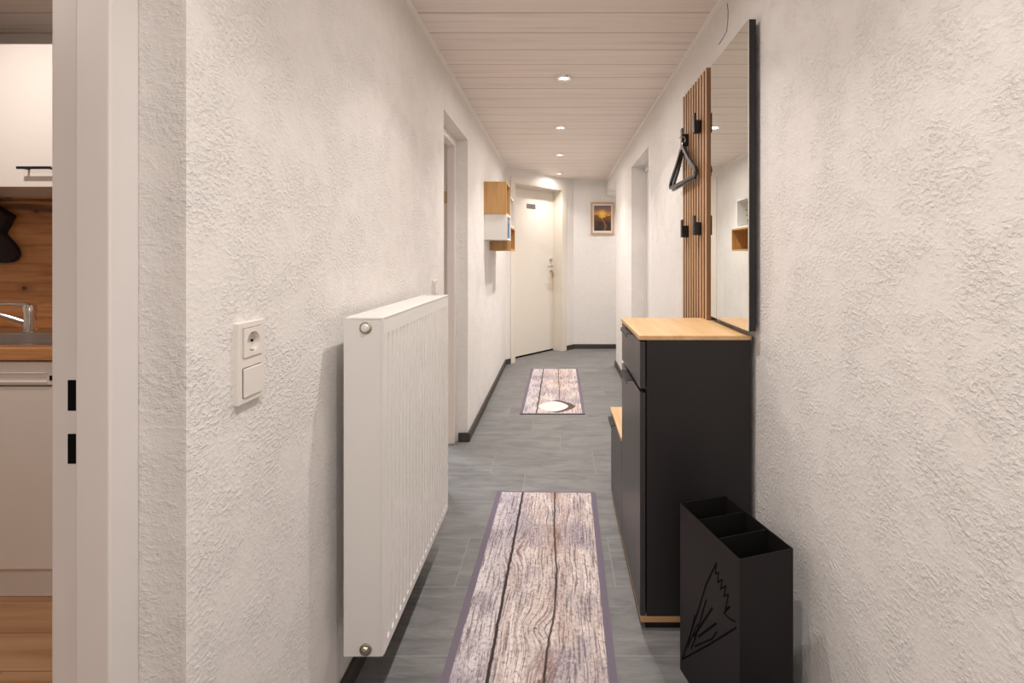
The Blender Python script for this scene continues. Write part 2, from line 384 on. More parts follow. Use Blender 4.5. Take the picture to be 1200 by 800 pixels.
# skirting
bh, bt = .06, .016
struct('baseboard_left', B((XL, XL+bt, .777, LD0, 0, bh)), M['baseb'], bevel=.003)
struct('baseboard_left_far', B((XL, XL+bt, LD1-bt, 5.47, 0, bh), (-.672, XL, LD1-bt, LD1, 0, bh)), M['baseb'], bevel=.003)
struct('baseboard_right', B((XR-bt, XR, -1.5, RD0, 0, bh)), M['baseb'], bevel=.003)
struct('baseboard_right_far', B((XR-bt, XR, RD1, 5.39+bt, 0, bh), (XR, .78, 5.39, 5.39+bt, 0, bh)), M['baseb'], bevel=.003)
struct('baseboard_back', B((.20, 1.8, YB-bt, YB, 0, bh)), M['baseb_x'], bevel=.003)
struct('baseboard_angled', B((0.005, OS0-.073, -bt, 0, 0, bh), (OS1+.088, SL+.004, -bt, 0, 0, bh), fn=ang), M['baseb_x'], bevel=.003)

# ---- kitchen door frame (trim_5) : architrave facing the corridor, stop, rebate with strike openings
def zarge(name, y0, y1, side=-1):
    bm = B((-.7395, -.687, y1-.052, y1, 0, DH), (-.791, -.7395, y1-.038, y1, 0, DH),
           (-.7395, -.687, y0, y0+.052, 0, DH), (-.791, -.7395, y0, y0+.038, 0, DH),
           (-.7395, -.687, y0+.052, y1-.052, DH-.052, DH), (-.791, -.7395, y0+.038, y1-.038, DH-.038, DH))
    return struct(name, bm, M['frame'], bevel=.003)
kf = zarge('trim_5', KD0, KD1)
yy = KD1-.038
for z0, z1 in ((wz(481,.739), wz(445,.739)), (wz(543,.739), wz(508,.739))):
    struct('strike_opening', B((-.7645, -.750, yy-.0012, yy+.0004, z0, z1)), M['dark'], parent=kf, bevel=.004)
lf = zarge('trim_6', LD0, LD1)
bm = bmesh.new(); cyl(bm, (-.752, LD1-.045, 1.60), (-.752, LD1-.045, 1.68), .008, n=14)
struct('hinge', bm, M['brass'], parent=lf, smooth=True, label='brass hinge')
struct('trim_7', B((-.80, -.69, LD1-.052, LD1-.0395, 0, .004)), M['nickel'])
# blue picture in the side room glimpsed through that doorway
po = thing('wall_picture', 'sliver of bright blue picture seen through the left doorway above the radiator', 'picture', (-1.30, 5.335, 1.0))
obj('frame', B((-1.6, -1.0, 5.32, 5.349, .95, 1.24)), M['white'], po, bevel=.003)
m = mat('blue_print', (.02,.25,.75), .4); g = G(m); g.base(g.ramp(g.ma('MULTIPLY', g.ma('SUBTRACT', g.z, .95), 3.45), [(0,(.25,.3,.25)),(.28,(.8,.85,.95)),(.45,(.10,.35,.45)),(.6,(.02,.30,.80)),(1,(.01,.22,.85))]))
obj('print', B((-1.58, -1.02, 5.314, 5.32, .97, 1.22)), m, po)

# ---- right doorway: frame and closed leaf set back in the reveal
RF = .775
rf = struct('trim_8', B((RF, RF+.05, RD0, RD0+.06, 0, RH), (RF, RF+.05, RD1-.012, RD1, 0, RH), (RF, RF+.05, RD0+.06, RD1-.012, RH-.05, RH)), M['frame'], bevel=.002)
d2 = struct('door_2', B((RF+.018, RF+.055, RD0+.061, RD1-.013, .008, RH-.051)), M['white'], bevel=.002)

# ---- entrance door in the angled wall
bm = B((OS0-.07, OS0, -.014, 0, 0, OH+.07), (OS1, OS1+.088, -.014, 0, 0, OH+.07), (OS0, OS1, -.014, 0, OH, OH+.07),
       (OS0, OS0+.004, 0, .19, 0, OH), (OS1-.004, OS1, 0, .19, 0, OH), (OS0, OS1, 0, .19, OH-.004, OH),
       (OS0, OS0+.03, .155, .19, 0, OH), (OS0+.004, OS1-.004, .143, .19, OH-.03, OH-.004), fn=ang)
struct('trim_9', bm, M['framecream'], bevel=.002)
ed = struct('door_1', B((OS0+.005, OS1-.005, .142, .182, .022, OH-.032), fn=ang), M['doorcream'])
struct('door_gap_shade', B((OS0+.005, OS1-.005, .146, .178, .0, .022), fn=ang), M['dark'], parent=ed)  # dark strip painted in as the shaded gap under the leaf
# small name plate on the leaf
def onleaf(px, py, d):       # where the camera ray meets the leaf plane, kept as s, z
    r = (px-VX)/F; q = P0 + NV*d
    s = (r*q.y-q.x)/(DV.x-r*DV.y); Y = q.y+s*DV.y
    return s, wz(py, Y)
s0, za = onleaf(617, 244, .142); s1, zb = onleaf(627.5, 239.5, .142)
struct('name_plate', B((s0, s1, .139, .142, za, zb), fn=ang), M['steel'], parent=ed, bevel=.001, label='small metal name plate')
sh, zh = onleaf(645, 317, .142)
sh = OS1-.065
hz = 1.07
struct('handle_plate', B((sh-.022, sh+.022, .134, .142, hz-.12, hz+.16), fn=ang), M['white'], parent=ed, bevel=.003)
bm = bmesh.new(); cyl(bm, ang((sh, .134, 1.20)), ang((sh, .118, 1.20)), .024, .022)
struct('lock_rosette', bm, M['steel'], parent=ed, smooth=True)
bm = bmesh.new(); tube(bm, [ang((sh, .134, hz+.05)), ang((sh, .085, hz+.05)), ang((sh-.02, .078, hz+.05)), ang((sh-.11, .078, hz+.045))], .010)
struct('door_handle', bm, M['steel'], parent=ed, smooth=True)
bm = bmesh.new(); cyl(bm, ang((sh, .134, hz-.02)), ang((sh, .122, hz-.02)), .011); box(bm, sh-.002, sh+.002, .095, .122, hz-.03, hz-.01, fn=ang)
struct('key', bm, M['brass'], parent=ed)
bm = bmesh.new(); box(bm, sh-.016, sh+.016, .094, .100, hz-.10, hz-.035, fn=ang)
kt = tag(obj('key_tag', bm, M['brass'], bevel=.002), 'small brass key fob hanging from the lock of the entrance door', 'key fob')
bm = bmesh.new(); tube(bm, [ang((sh, .097, hz-.10)), ang((sh+.006, .097, hz-.16)), ang((sh+.002, .097, hz-.23)), ang((sh+.012, .097, hz-.26))], .0035)
obj('cord', bm, M['oakedge'], kt)

# ------------------------------------------------------------------ downlights
dl = thing('ceiling_downlight', '', 'downlight', (0,0,CEIL), 'recessed spotlights along the hallway ceiling')
bm = bmesh.new(); lathe(bm, (0,0,0), (0,0,-1), [(.026,.0005),(.0465,.0005),(.046,.004),(.041,.010),(.030,.010),(.0262,.004)], 40, closed=True)
obj('ring', bm, M['chrome'], dl, smooth=True, local=True)
bm = bmesh.new(); lathe(bm, (0,0,0), (0,0,-1), [(.0258,.0005),(.0258,.003),(.02,.004),(.002,.0045)], 32)
obj('lamp', bm, M['lamp'], dl, smooth=True, local=True)
LP = [(.034,2.735,'nearest lit ceiling spotlight, the largest of the row'), (.021,3.786,'second ceiling spotlight counted from the front'),
      (.017,4.80,'third ceiling spotlight counted from the front'), (.015,5.89,'farthest ceiling spotlight, just in front of the entrance door')]
for i, (x, y, lb) in enumerate(LP):
    if i == 0: dl.location = (x, y, CEIL); dl['label'] = lb
    else: dup(dl, (x, y, CEIL), lb)
def lamp(name, x, y, e, col=(1,.935,.885), size=.05, spread=118):
    L = bpy.data.lights.new(name, 'AREA'); L.shape = 'DISK'; L.size = size; L.energy = e; L.color = col; L.spread = math.radians(spread)
    o = bpy.data.objects.new(name, L); C.objects.link(o); o.location = (x, y, CEIL-.0095); return o
def spot(x, y, e):            # strong centre plus the wide spill of a reflector lamp
    lamp('spotlight', x, y, e*.62, spread=112); lamp('spotlight_spill', x, y, e*.38, spread=172, size=.044)
for x, y, E in ((.034,2.735,9.0), (.021,3.786,10.5), (.017,4.80,12.5), (.015,5.89,5.8)): spot(x, y, E)
E = 6.6
for x, y in ((.04,1.58), (.03,.55), (.03,-.5)):
    o = dup(dl, (x, y, CEIL), 'recessed chrome spotlight in the ceiling over the camera, out of view') ; spot(x, y, E)
for x, y in ((-2.0,1.32), (-1.9,-.1)):
    o = dup(dl, (x, y, CEIL), 'recessed chrome spotlight in the kitchen ceiling, out of view'); o['group'] = 'recessed spotlights in the kitchen ceiling'; lamp('kitchen_spotlight', x, y, 13, (1,.88,.80), size=.07, spread=180)
o = dup(dl, (1.2, 5.9, CEIL), 'recessed chrome spotlight in the side passage ceiling, out of view'); del o['group']; lamp('passage_spotlight', 1.2, 5.9, 8)
L = bpy.data.lights.new('fill_light', 'AREA'); L.shape = 'DISK'; L.size = .5; L.energy = 3.2; L.color = (1,.93,.88); L.spread = math.radians(130)  # unseen soft fill added behind the camera to lift ceiling and walls
fl = bpy.data.objects.new('fill_light', L); C.objects.link(fl); fl.location = (0, -.9, 1.45)
fl.rotation_euler = (Vector((0, 3.4, 2.28))-Vector((0,-.9,1.45))).to_track_quat('-Z','Y').to_euler()
lamp('room_daylight', -1.9, 4.0, 40, (.86,.93,1), .8)

# ------------------------------------------------------------------ radiator
RX0, RX1, RY0, RY1, RZ0, RZ1 = -.568, -.463, 1.254, 2.0, .19, 1.087
rad = thing('panel_radiator', 'tall white ribbed panel radiator mounted on the left wall', 'radiator', (-.52, 1.63, RZ0))
def ribbed(xf, dirn, zlo, zhi, y0, y1):          # grooved sheet
    bm = bmesh.new(); pitch = .0333; n = int(round((y1-y0-.02)/pitch)); st = (y1-y0-n*pitch)/2
    ys = [(y0, 0)]
    for k in range(n):
        b = y0+st+k*pitch; m_ = b+pitch/2
        ys += [(m_-.0085,0), (m_-.0045,1), (m_+.0045,1), (m_+.0085,0)]
    ys.append((y1, 0))
    zs = [(zlo,0), (zlo+.022,0), (zlo+.028,1), (zhi-.047,1), (zhi-.041,0), (zhi,0)]
    G_ = [[bm.verts.new((xf-dirn*.007*a*b, y, z)) for z, b in zs] for y, a in ys]
    for i in range(len(ys)-1):
        for j in range(len(zs)-1): bm.faces.new((G_[i][j], G_[i+1][j], G_[i+1][j+1], G_[i][j+1]))
    # returns round the sheet's edges
    e = dirn*.012
    for rows in ([g_[0] for g_ in G_], [g_[-1] for g_ in G_]):
        bk = [bm.verts.new((v.co.x-e, v.co.y, v.co.z)) for v in rows]
        for i in range(len(rows)-1): bm.faces.new((rows[i], rows[i+1], bk[i+1], bk[i]))
    for rows in (G_[0], G_[-1]):
        bk = [bm.verts.new((v.co.x-e, v.co.y, v.co.z)) for v in rows]
        for i in range(len(rows)-1): bm.faces.new((rows[i], rows[i+1], bk[i+1], bk[i]))
    return bm
obj('front_panel', ribbed(RX1, 1, RZ0, RZ1-.004, RY0+.006, RY1-.006), M['rad'], rad)
obj('back_panel', ribbed(RX0+.004, -1, RZ0+.01, RZ1-.012, RY0+.012, RY1-.012), M['rad'], rad)
# convector fins between the panels
bm = bmesh.new()
zz = 0
pts = []
for k in range(21):
    yk = RY0+.03+k*.0333
    box(bm, RX0+.014, RX1-.020, yk, yk+.0015, RZ0+.05, RZ1-.06)
obj('convector_fin', bm, M['rad'], rad, kind='stuff')
for ya, yb in ((RY0-.001, RY0+.003), (RY1-.003, RY1+.001)):
    bm = B((RX0, RX1-.006, ya, yb, RZ0, RZ1-.007))
    obj('side_cover', bm, M['radside'], rad, bevel=.0015)
# front corner return strip
obj('corner_edge', B((RX1-.006, RX1-.0005, RY0-.001, RY0+.006, RZ0, RZ1-.006)), M['rad'], rad, bevel=.002)
# top grille
bm = B((RX0, RX1, RY0, RY0+.012, RZ1-.006, RZ1), (RX0, RX1, RY1-.012, RY1, RZ1-.006, RZ1), (RX0, RX0+.012, RY0+.012, RY1-.012, RZ1-.006, RZ1), (RX1-.012, RX1, RY0+.012, RY1-.012, RZ1-.006, RZ1))
for k in range(52):
    yk = RY0+.016+k*.0139
    if yk+.011 < RY1-.012: box(bm, RX0+.012, RX1-.012, yk, yk+.0112, RZ1-.008, RZ1-.002)
obj('top_grille', bm, M['rad'], rad, bevel=.0008)
for z, mt, lb in ((1.060, 'white', 'white bleed plug in a metal ring'), (.210, 'nickel', 'worn nickel drain plug')):
    bm = bmesh.new(); lathe(bm, (-.509, RY0, z), (0,-1,0), [(.010,0),(.0165,0),(.0165,.003),(.0135,.0045),(.0125,.002),(.010,.002)], 28, closed=True)
    rg = obj('plug_ring', bm, M['nickel'], rad, smooth=True)
    bm = bmesh.new(); lathe(bm, (-.509, RY0, z), (0,-1,0), [(.0115,0),(.0115,.006),(.009,.010),(.0055,.010),(.0055,.013),(.001,.013)], 6 if mt=='nickel' else 24)
    obj('plug', bm, M['nickel'] if mt=='nickel' else M['plastic'], rad, smooth=(mt!='nickel'), label=lb)
for yk in (RY0+.14, RY1-.14):
    obj('wall_bracket', B((XL+.0005, RX0+.006, yk, yk+.03, RZ0+.08, RZ1-.1)), M['radside'], rad, bevel=.002)
for yk in (RY1-.06, RY1-.11):
    bm = bmesh.new(); tube(bm, [(RX0+.05, yk, RZ0+.004), (RX0+.05, yk, .11), (RX0+.045, yk, .095), (XL+.003, yk, .09)], .008)
    obj('connection_pipe', bm, M['rad'], rad, smooth=True)

# ------------------------------------------------------------------ socket and switch plates
def plate(yc, z0, z1, label, cat, socket=True):
    x = XL; w = .0405
    t = thing('wall_socket' if socket else 'light_switch', label, cat, (x, yc, z0))
    h = (z1-z0); zt = z1-h*.255; zb_ = z0+h*.255; q = .0275
    bm = bmesh.new(); Y_ = [yc-w, yc-q-.0006, yc+q+.0006, yc+w]; Z_ = [z0, zb_-q-.0006, zb_+q+.0006, zt-q-.0006, zt+q+.0006, z1]
    vf = [[bm.verts.new((x+.010, a, b)) for b in Z_] for a in Y_]; vb = [[bm.verts.new((x, a, b)) for b in Z_] for a in Y_]
    solid = lambda i, j: 0 <= i < 3 and 0 <= j < 5 and not (i == 1 and j in (1, 3))
    for i in range(3):
        for j in range(5):
            if not solid(i, j): continue
            bm.faces.new((vf[i][j], vf[i+1][j], vf[i+1][j+1], vf[i][j+1]))
            for di, dj, p, q_ in ((-1,0,(i,j),(i,j+1)), (1,0,(i+1,j),(i+1,j+1)), (0,-1,(i,j),(i+1,j)), (0,1,(i,j+1),(i+1,j+1))):
                if not solid(i+di, j+dj): bm.faces.new((vf[p[0]][p[1]], vf[q_[0]][q_[1]], vb[q_[0]][q_[1]], vb[p[0]][p[1]]))
    obj('frame', bm, M['plastic'], t, bevel=.0022, seg=3)
    obj('rocker', B((x+.009, x+.0135, yc-q, yc+q, zb_-q, zb_+q)), M['plastic'], t, bevel=.0015)
    if socket:
        bm = bmesh.new()      # socket insert with a round well
        n = 40; R = .0195; xs = x+.0125
        sq = []
        for i in range(n):
            a = 2*math.pi*i/n; c_, s_ = math.cos(a), math.sin(a); k = q/max(abs(c_), abs(s_)); sq.append((c_*k, s_*k, c_*R, s_*R))
        O = [bm.verts.new((xs, yc+p[0], zt+p[1])) for p in sq]; I = [bm.verts.new((xs, yc+p[2], zt+p[3])) for p in sq]
        O2 = [bm.verts.new((x+.008, yc+p[0], zt+p[1])) for p in sq]; D = [bm.verts.new((xs-.011, yc+p[2]*.93, zt+p[3]*.93)) for p in sq]
        for i in range(n):
            j = (i+1)%n
            bm.faces.new((O[i],O[j],I[j],I[i])); bm.faces.new((O2[i],O2[j],O[j],O[i])); bm.faces.new((I[i],I[j],D[j],D[i]))
        bm.faces.new(D)
        obj('socket_insert', bm, M['plastic'], t)
        bm = bmesh.new()
        bm.free()
        for s in (-1, 1):
            bm = bmesh.new(); cyl(bm, (xs-.0112, yc+s*.0095, zt), (xs-.0085, yc+s*.0095, zt), .0026, n=12)
            obj('contact_hole', bm, M['dark'], t)
        for s in (-1, 1): obj('earth_clip', B((xs-.011, xs-.001, yc-.003, yc+.003, zt+s*R*.80, zt+s*R*.93)), M['nickel'], t)
    else:
        obj('rocker', B((x+.009, x+.0135, yc-q, yc+q, zt-q, zt+q)), M['plastic'], t, bevel=.0015)
plate(.930, .967, 1.123, 'white double plate with a power socket above a rocker switch on the left wall', 'socket')
plate(2.33, .975, 1.133, 'white switch plate on the left wall just above the far end of the radiator', 'switch', False)

# ------------------------------------------------------------------ cabinets
CX0, CX1, CY0, CY1 = .274, .645, 1.582, 2.035; CT = .985
cab = thing('shoe_cabinet', 'tall anthracite hallway cabinet with a light oak top below the mirror', 'cabinet', (.46, 1.8, 0))
obj('carcass', B((CX0+.022, CX1, CY0, CY1, .048, CT-.016)), M['anth'], cab, bevel=.001)
obj('tabletop', B((CX0-.004, CX1, CY0-.003, CY1, CT-.015, CT)), M['oak'], cab, bevel=.0012)
obj('plinth_strip', B((CX0+.002, CX1, CY0, CY1, .027, .046)), M['oakedge'], cab, bevel=.001, label='oak strip along the foot')
obj('foot', B((CX0+.02, CX1-.01, CY0+.012, CY1-.01, 0, .027)), M['black'], cab)
zs = .803
dr = obj('drawer', B((CX0, CX0+.018, CY0+.001, CY1-.002, zs+.004, CT-.021)), M['anthfront'], cab, bevel=.001)
do = obj('door', B((CX0, CX0+.018, CY0+.001, CY1-.002, .050, zs-.010)), M['anthfront'], cab, bevel=.001)
def lip(par, yc, ztop, L=.16):
    bm = bmesh.new()
    box(bm, CX0-.022, CX0+.008, yc-L/2, yc+L/2, ztop, ztop+.0022)
    box(bm, CX0-.024, CX0-.022, yc-L/2, yc+L/2, ztop-.012, ztop+.0022)
    obj('handle', bm, M['black'], par, bevel=.0006)
lip(dr, 1.815, CT-.021); lip(do, 1.815, zs-.010)
BT = .470; BY1 = 2.45
ben = thing('bench_cabinet', 'low anthracite bench cabinet with an oak top behind the tall cabinet', 'cabinet', (.46, 2.25, 0))
obj('carcass', B((CX0+.022, CX1, CY1+.001, BY1, .048, BT-.016)), M['anth'], ben, bevel=.001)
obj('tabletop', B((CX0-.004, CX1, CY1+.001, BY1, BT-.015, BT)), M['oak'], ben, bevel=.0012)
obj('plinth_strip', B((CX0+.002, CX1, CY1+.001, BY1, .027, .046)), M['oakedge'], ben, bevel=.001, label='oak strip along the foot')
obj('foot', B((CX0+.02, CX1-.01, CY1+.01, BY1-.01, 0, .027)), M['black'], ben)
bd = obj('door', B((CX0, CX0+.018, CY1+.003, BY1-.001, .050, BT-.021)), M['anthfront'], ben, bevel=.001)
lip(bd, 2.30, BT-.021, .13)

# ------------------------------------------------------------------ mirror, slat panel, hooks, hangers
def yaw(p, a=.006, c=(.622,1.74)):
    dx, dy = p[0]-c[0], p[1]-c[1]; return (c[0]+dx*math.cos(a)+dy*math.sin(a), c[1]-dx*math.sin(a)+dy*math.cos(a), p[2])
mi = thing('wall_mirror', 'tall black-edged mirror hanging on the right wall above the cabinet', 'mirror', (.64, 1.74, 1.004))
obj('wall_mount', B((.648, .659, 1.60, 1.88, 1.10, 1.95)), M['anth'], mi)
obj('backing', B((.6255, .648, 1.547, 1.932, 1.004, 2.024), fn=yaw), M['anth'], mi, bevel=.001)
obj('glass', B((.622, .6254, 1.548, 1.931, 1.005, 2.023), fn=yaw), M['mirror'], mi)
sp = thing('slat_coat_rack', 'vertical oak slat wall panel with four black hooks beside the mirror', 'coat rack', (.64, 2.17, .52))
SY0, SY1, SZ0, SZ1, SX = 1.962, 2.338, .52, 2.031, .615
obj('backboard', B((.634, .659, 2.037, SY1-.002, SZ0, SZ1-.002), (.634, .659, SY0+.002, 2.037, .987, SZ1-.002)), M['slatback'], sp)
ns = 10; pit = (SY1-SY0-.020)/(ns-1)
slat_mesh = None
for k in range(ns):
    ya = SY0+k*pit
    sl = obj('slat', B((SX, .6345, ya, ya+.020, SZ0 if ya > 2.036 else .987, SZ1)), [M['slat'], M['slatshade']], sp)
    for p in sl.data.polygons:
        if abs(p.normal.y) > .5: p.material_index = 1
def hook(yc, zb):        # coat hook: block with a taller outer upright
    h = thing('coat_hook', '', 'coat hook', (SX, yc, zb), 'black hooks on the slat panel')
    return h
hk_specs = [(2.05, 1.782, 'near'), (2.25, 1.772, 'far'), (2.05, 1.341, 'near'), (2.25, 1.339, 'far')]
for yc, zb, _ in hk_specs:
    bm = bmesh.new(); box(bm, SX-.023, SX+.0005, yc-.014, yc+.014, zb, zb+.055)
    hb = obj('hook', bm, M['black'], sp, bevel=.0015)
    bm = B((SX-.030, SX-.0228, yc-.014, yc+.014, zb, zb+.084))
    obj('upright', bm, M['black'], hb, bevel=.0015)

def hanger(yc, x, zt, tilt, label, swing=0):
    t = thing('clothes_hanger', label, 'clothes hanger', (x, yc, zt), 'black clothes hangers on the upper hook')
    W_, D_ = .205, .160
    bm = bmesh.new()
    # flat-profile arms: closed triangle with rounded shoulders
    pts = [(-W_, -D_+.008), (-W_*.93, -D_+.030), (-W_*.5, -.075), (-.03, -.012), (0, 0), (.03, -.012), (W_*.5, -.075), (W_*.93, -D_+.030), (W_, -D_+.008), (W_*.97, -D_-.004)]
    out = [bm.verts.new((0,0,0)) for _ in range(0)]
    def bar(P, wd, th):
        P = [Vector((0, a, b)) for a, b in P]
        rings = []
        for i, p in enumerate(P):
            d = (P[min(i+1, len(P)-1)]-P[max(i-1, 0)]).normalized(); nrm = Vector((0, -d.z, d.y)); ex = Vector((1,0,0))
            rings.append([bm.verts.new(p+nrm*wd*a+ex*th*b) for a, b in ((-1,-1),(1,-1),(1,1),(-1,1))])
        for A, Bq in zip(rings, rings[1:]):
            for k in range(4): bm.faces.new((A[k], A[(k+1)%4], Bq[(k+1)%4], Bq[k]))
        bm.faces.new(rings[0][::-1]); bm.faces.new(rings[-1])
    bar(pts, .009, .0065)
    bar([(-W_*.97, -D_-.002), (W_*.97, -D_-.002)], .0065, .0055)
    hb = obj('body', bm, M['hanger'], t, bevel=.002, local=True)
    bm = bmesh.new()
    hp = [(0,0,-.006), (0,0,.022)]
    r = .015
    for i in range(13):
        a = -math.pi*.5 + i*math.pi*1.35/12
        hp.append((0 + r*math.cos(a)*1.0, 0, .022+r+ r*math.sin(a)))
    # the hook loop lies across the body so that it grips the coat hook
    tube(bm, hp, .0022, 8)
    obj('wire_hook', bm, M['chrome'], t, smooth=True, local=True)
    t.rotation_euler = (tilt, 0, swing)
    return t
hanger(2.236, .586, 1.762, .0, 'front black clothes hanger, the greyer one nearer the room', math.radians(2))
hanger(2.268, .6015, 1.756, .0, 'rear black clothes hanger, half hidden behind the greyer one against the slats', math.radians(0))

# thin crack in the plaster above the mirror
bm = bmesh.new()
def onright(px, py): Y = XR*F/(px-VX); return (XR-.0005, Y, wz(py, Y))
tube(bm, [onright(852.5,4), onright(853.5,13), onright(853.2,24), onright(852,36), onright(848,44), onright(842.5,52)], .0016, 6)
struct('trim_crack', bm, mat('crack_dark', (.10,.06,.05), .9))

# ------------------------------------------------------------------ umbrella stand
SH = .503
NL, NR, FR, FL = Vector((.447,1.166)), Vector((.602,1.2006)), Vector((.528,1.470)), Vector((.367,1.436))
uy = Vector((-.078,.27)).normalized(); ux = Vector((uy.y, -uy.x)); sw = .160; sd = .279
def st(p): q = NL + ux*p[0] + uy*p[1]; return (q.x, q.y, p[2])
us = thing('umbrella_stand', 'black metal three-compartment umbrella stand with a cut-out umbrella motif on the floor at right', 'umbrella stand', (.485, 1.32, 0))
t_ = .0022
bm = B((0, t_, 0, sd, 0, SH), (sw-t_, sw, 0, sd, 0, SH), (t_, sw-t_, 0, t_, 0, SH), (t_, sw-t_, sd-t_, sd, 0, SH), (t_, sw-t_, t_, sd-t_, .002, .006), fn=st)
obj('casing', bm, M['standm'], us)
for k in (1, 2):
    obj('divider', B((t_, sw-t_, sd*k/3-.001, sd*k/3+.001, .006, SH-.002), fn=st), M['standm'], us)
def onstand(cx, cy):
    px, py = 780+cx/3.476, 570+cy/3.478
    r = (px-VX)/F           # NL + uy*v on the ray x = r*Y
    v = (r*NL.y-NL.x)/(uy.x-r*uy.y); Y = NL.y+uy.y*v
    return v, wz(py, Y)
bm = bmesh.new()
def slot(pts, w=.0022):
    P = [onstand(*p) for p in pts]
    for a, b in zip(P, P[1:]):
        a, b = Vector(a), Vector(b); d = (b-a).normalized(); n = Vector((-d.y, d.x))*w; a = a-d*w*.6; b = b+d*w*.6
        q = [a-n, b-n, b+n, a+n]
        prism(bm, q, lambda p: st((-.0006, p.x, p.y)), lambda p: st((.0004, p.x, p.y)))
slot([(68,703),(120,545),(165,400),(207,312)]); slot([(68,703),(175,645),(287,575)])
slot([(207,312),(203,355),(216,350),(212,390),(232,378),(224,418),(246,404),(238,446),(256,440),(244,500),(262,488),(238,515),(262,538),(284,550)], .0018)
slot([(105,660),(122,615),(165,462)]); slot([(92,640),(120,525)]); slot([(115,610),(190,495)], .0027); slot([(135,610),(206,557)], .0027); slot([(120,650),(190,620),(207,592)], .002); slot([(90,655),(130,560)], .0015)
obj('umbrella_motif', bm, M['dark'], us, label='umbrella outline cut into the side')

# ------------------------------------------------------------------ rugs
def rug(name, c, rot, m, label, sx=1.0):
    bm = bmesh.new()
    hw, hl, r = .26, .75, .008
    poly = []
    for cx, cy, a0 in ((hw-r, hl-r, 0), (-hw+r, hl-r, 90), (-hw+r, -hl+r, 180), (hw-r, -hl+r, 270)):
        for k in range(5): a = math.radians(a0+k*22.5); poly.append((cx+r*math.cos(a), cy+r*math.sin(a)))
    prism(bm, poly, lambda p: (p[0], p[1], 0), lambda p: (p[0], p[1], .006))
    o = obj(name, bm, [m, M['rugside']])
    for p in o.data.polygons:
        if abs(p.normal.z) < .5: p.material_index = 1
    o.location = (c[0], c[1], .0002); o.rotation_euler = (0, 0, rot)
    tag(o, label, 'rug', 'weathered wood print runners'); return o
def sc_edge(m):
    pass
rug('runner_rug', (-.078, 1.754, 0), math.radians(-1.2), M['rugA'], 'long weathered-plank print runner in the foreground beside the radiator')
rug('runner_rug', (-.042, 4.488, 0), math.radians(-.2), M['rugB'], 'farther weathered-plank print runner, with a pale broken patch near its front edge')

# ------------------------------------------------------------------ cube shelves with contents
def cube(y0, y1, z0, z1, m, label, xf=-.424):
    t = thing('cube_shelf', label, 'wall shelf', (XL, (y0+y1)/2, z0), 'cube shelves on the left wall')
    w = .014
    obj('casing', B((XL, xf, y0, y0+w, z0, z1), (XL, xf, y1-w, y1, z0, z1), (XL, xf, y0+w, y1-w, z0, z0+w), (XL, xf, y0+w, y1-w, z1-w, z1)), m, t, bevel=.0008)
    obj('back_panel', B((XL, XL+.006, y0+w, y1-w, z0+w, z1-w)), m, t)
    return t
cube(3.885, 4.19, 1.596, 1.862, M['shelfwood'], 'upper near oak-coloured cube shelf, the highest of the wall cubes')
cube(3.895, 4.19, 1.385, 1.5955, M['white'], 'white cube shelf holding books, directly under the upper oak cube', -.418)
cube(4.215, 4.53, 1.515, 1.785, M['white'], 'white cube shelf farther along, resting above the lowest oak cube')
cube(4.22, 4.66, 1.300, 1.5145, M['shelfwood'], 'lowest oak-coloured cube shelf, farthest along the left wall')
bc = [(.10,.20,.32), (.30,.36,.42), (.08,.10,.12), (.45,.48,.50)]
lbs = ['dark blue book standing nearest in the white cube shelf', 'grey-blue book second from the front in the white cube shelf',
       'black book third from the front in the white cube shelf', 'pale grey book fourth from the front in the white cube shelf']
yb = 4.050
for k, (c_, lb) in enumerate(zip(bc, lbs)):
    w = .026+.006*(k%2); h = .125+.012*((k*2)%3); xf = -.422
    bo = thing('book', lb, 'book', (-.5, yb+w/2, 1.399), 'books in the white cube shelf')
    mm = mat('book_cover', c_, .5)
    obj('cover', B((xf-.004, xf, yb, yb+w, 1.399, 1.399+h), (xf-.13, xf-.004, yb, yb+.0025, 1.399, 1.399+h), (xf-.13, xf-.004, yb+w-.0025, yb+w, 1.399, 1.399+h)), mm, bo)
    obj('pages', B((xf-.126, xf-.004, yb+.0025, yb+w-.0025, 1.402, 1.399+h-.003)), M['white'], bo)
    yb += w+.0015
# little plant in a dark pot in the white far cube
pp = thing('potted_plant', 'small yellow-flowered plant in a dark pot inside the far white cube shelf', 'plant', (-.50, 4.37, 1.529))
bm = bmesh.new(); lathe(bm, (-.50, 4.37, 1.529), (0,0,1), [(.022,0),(.030,.03),(.034,.062),(.028,.062),(.002,.056)], 24)
obj('pot', bm, M['black'], pp, smooth=True)
bm = bmesh.new()
for k in range(26):
    a = random.uniform(0, 6.28); r = random.uniform(.005, .045); hh = random.uniform(.05, .13)
    p1 = Vector((-.50+math.cos(a)*r, 4.37+math.sin(a)*r, 1.585+hh)); tube(bm, [(-.50, 4.37, 1.58), (-.5+math.cos(a)*r*.4, 4.37+math.sin(a)*r*.4, 1.58+hh*.6), p1], .0014, 5)
obj('stem', bm, mat('plant_green', (.10,.12,.03), .7), pp, kind='stuff')
bm = bmesh.new()
for k in range(22):
    a = random.uniform(0, 6.28); r = random.uniform(.0, .045); hh = random.uniform(.03, .13)
    bmesh.ops.create_icosphere(bm, subdivisions=1, radius=random.uniform(.006,.011), matrix=Matrix.Translation((-.50+math.cos(a)*r, 4.37+math.sin(a)*r, 1.585+hh)))
obj('flower', bm, mat('dried_yellow', (.35,.22,.05), .8), pp, kind='stuff')

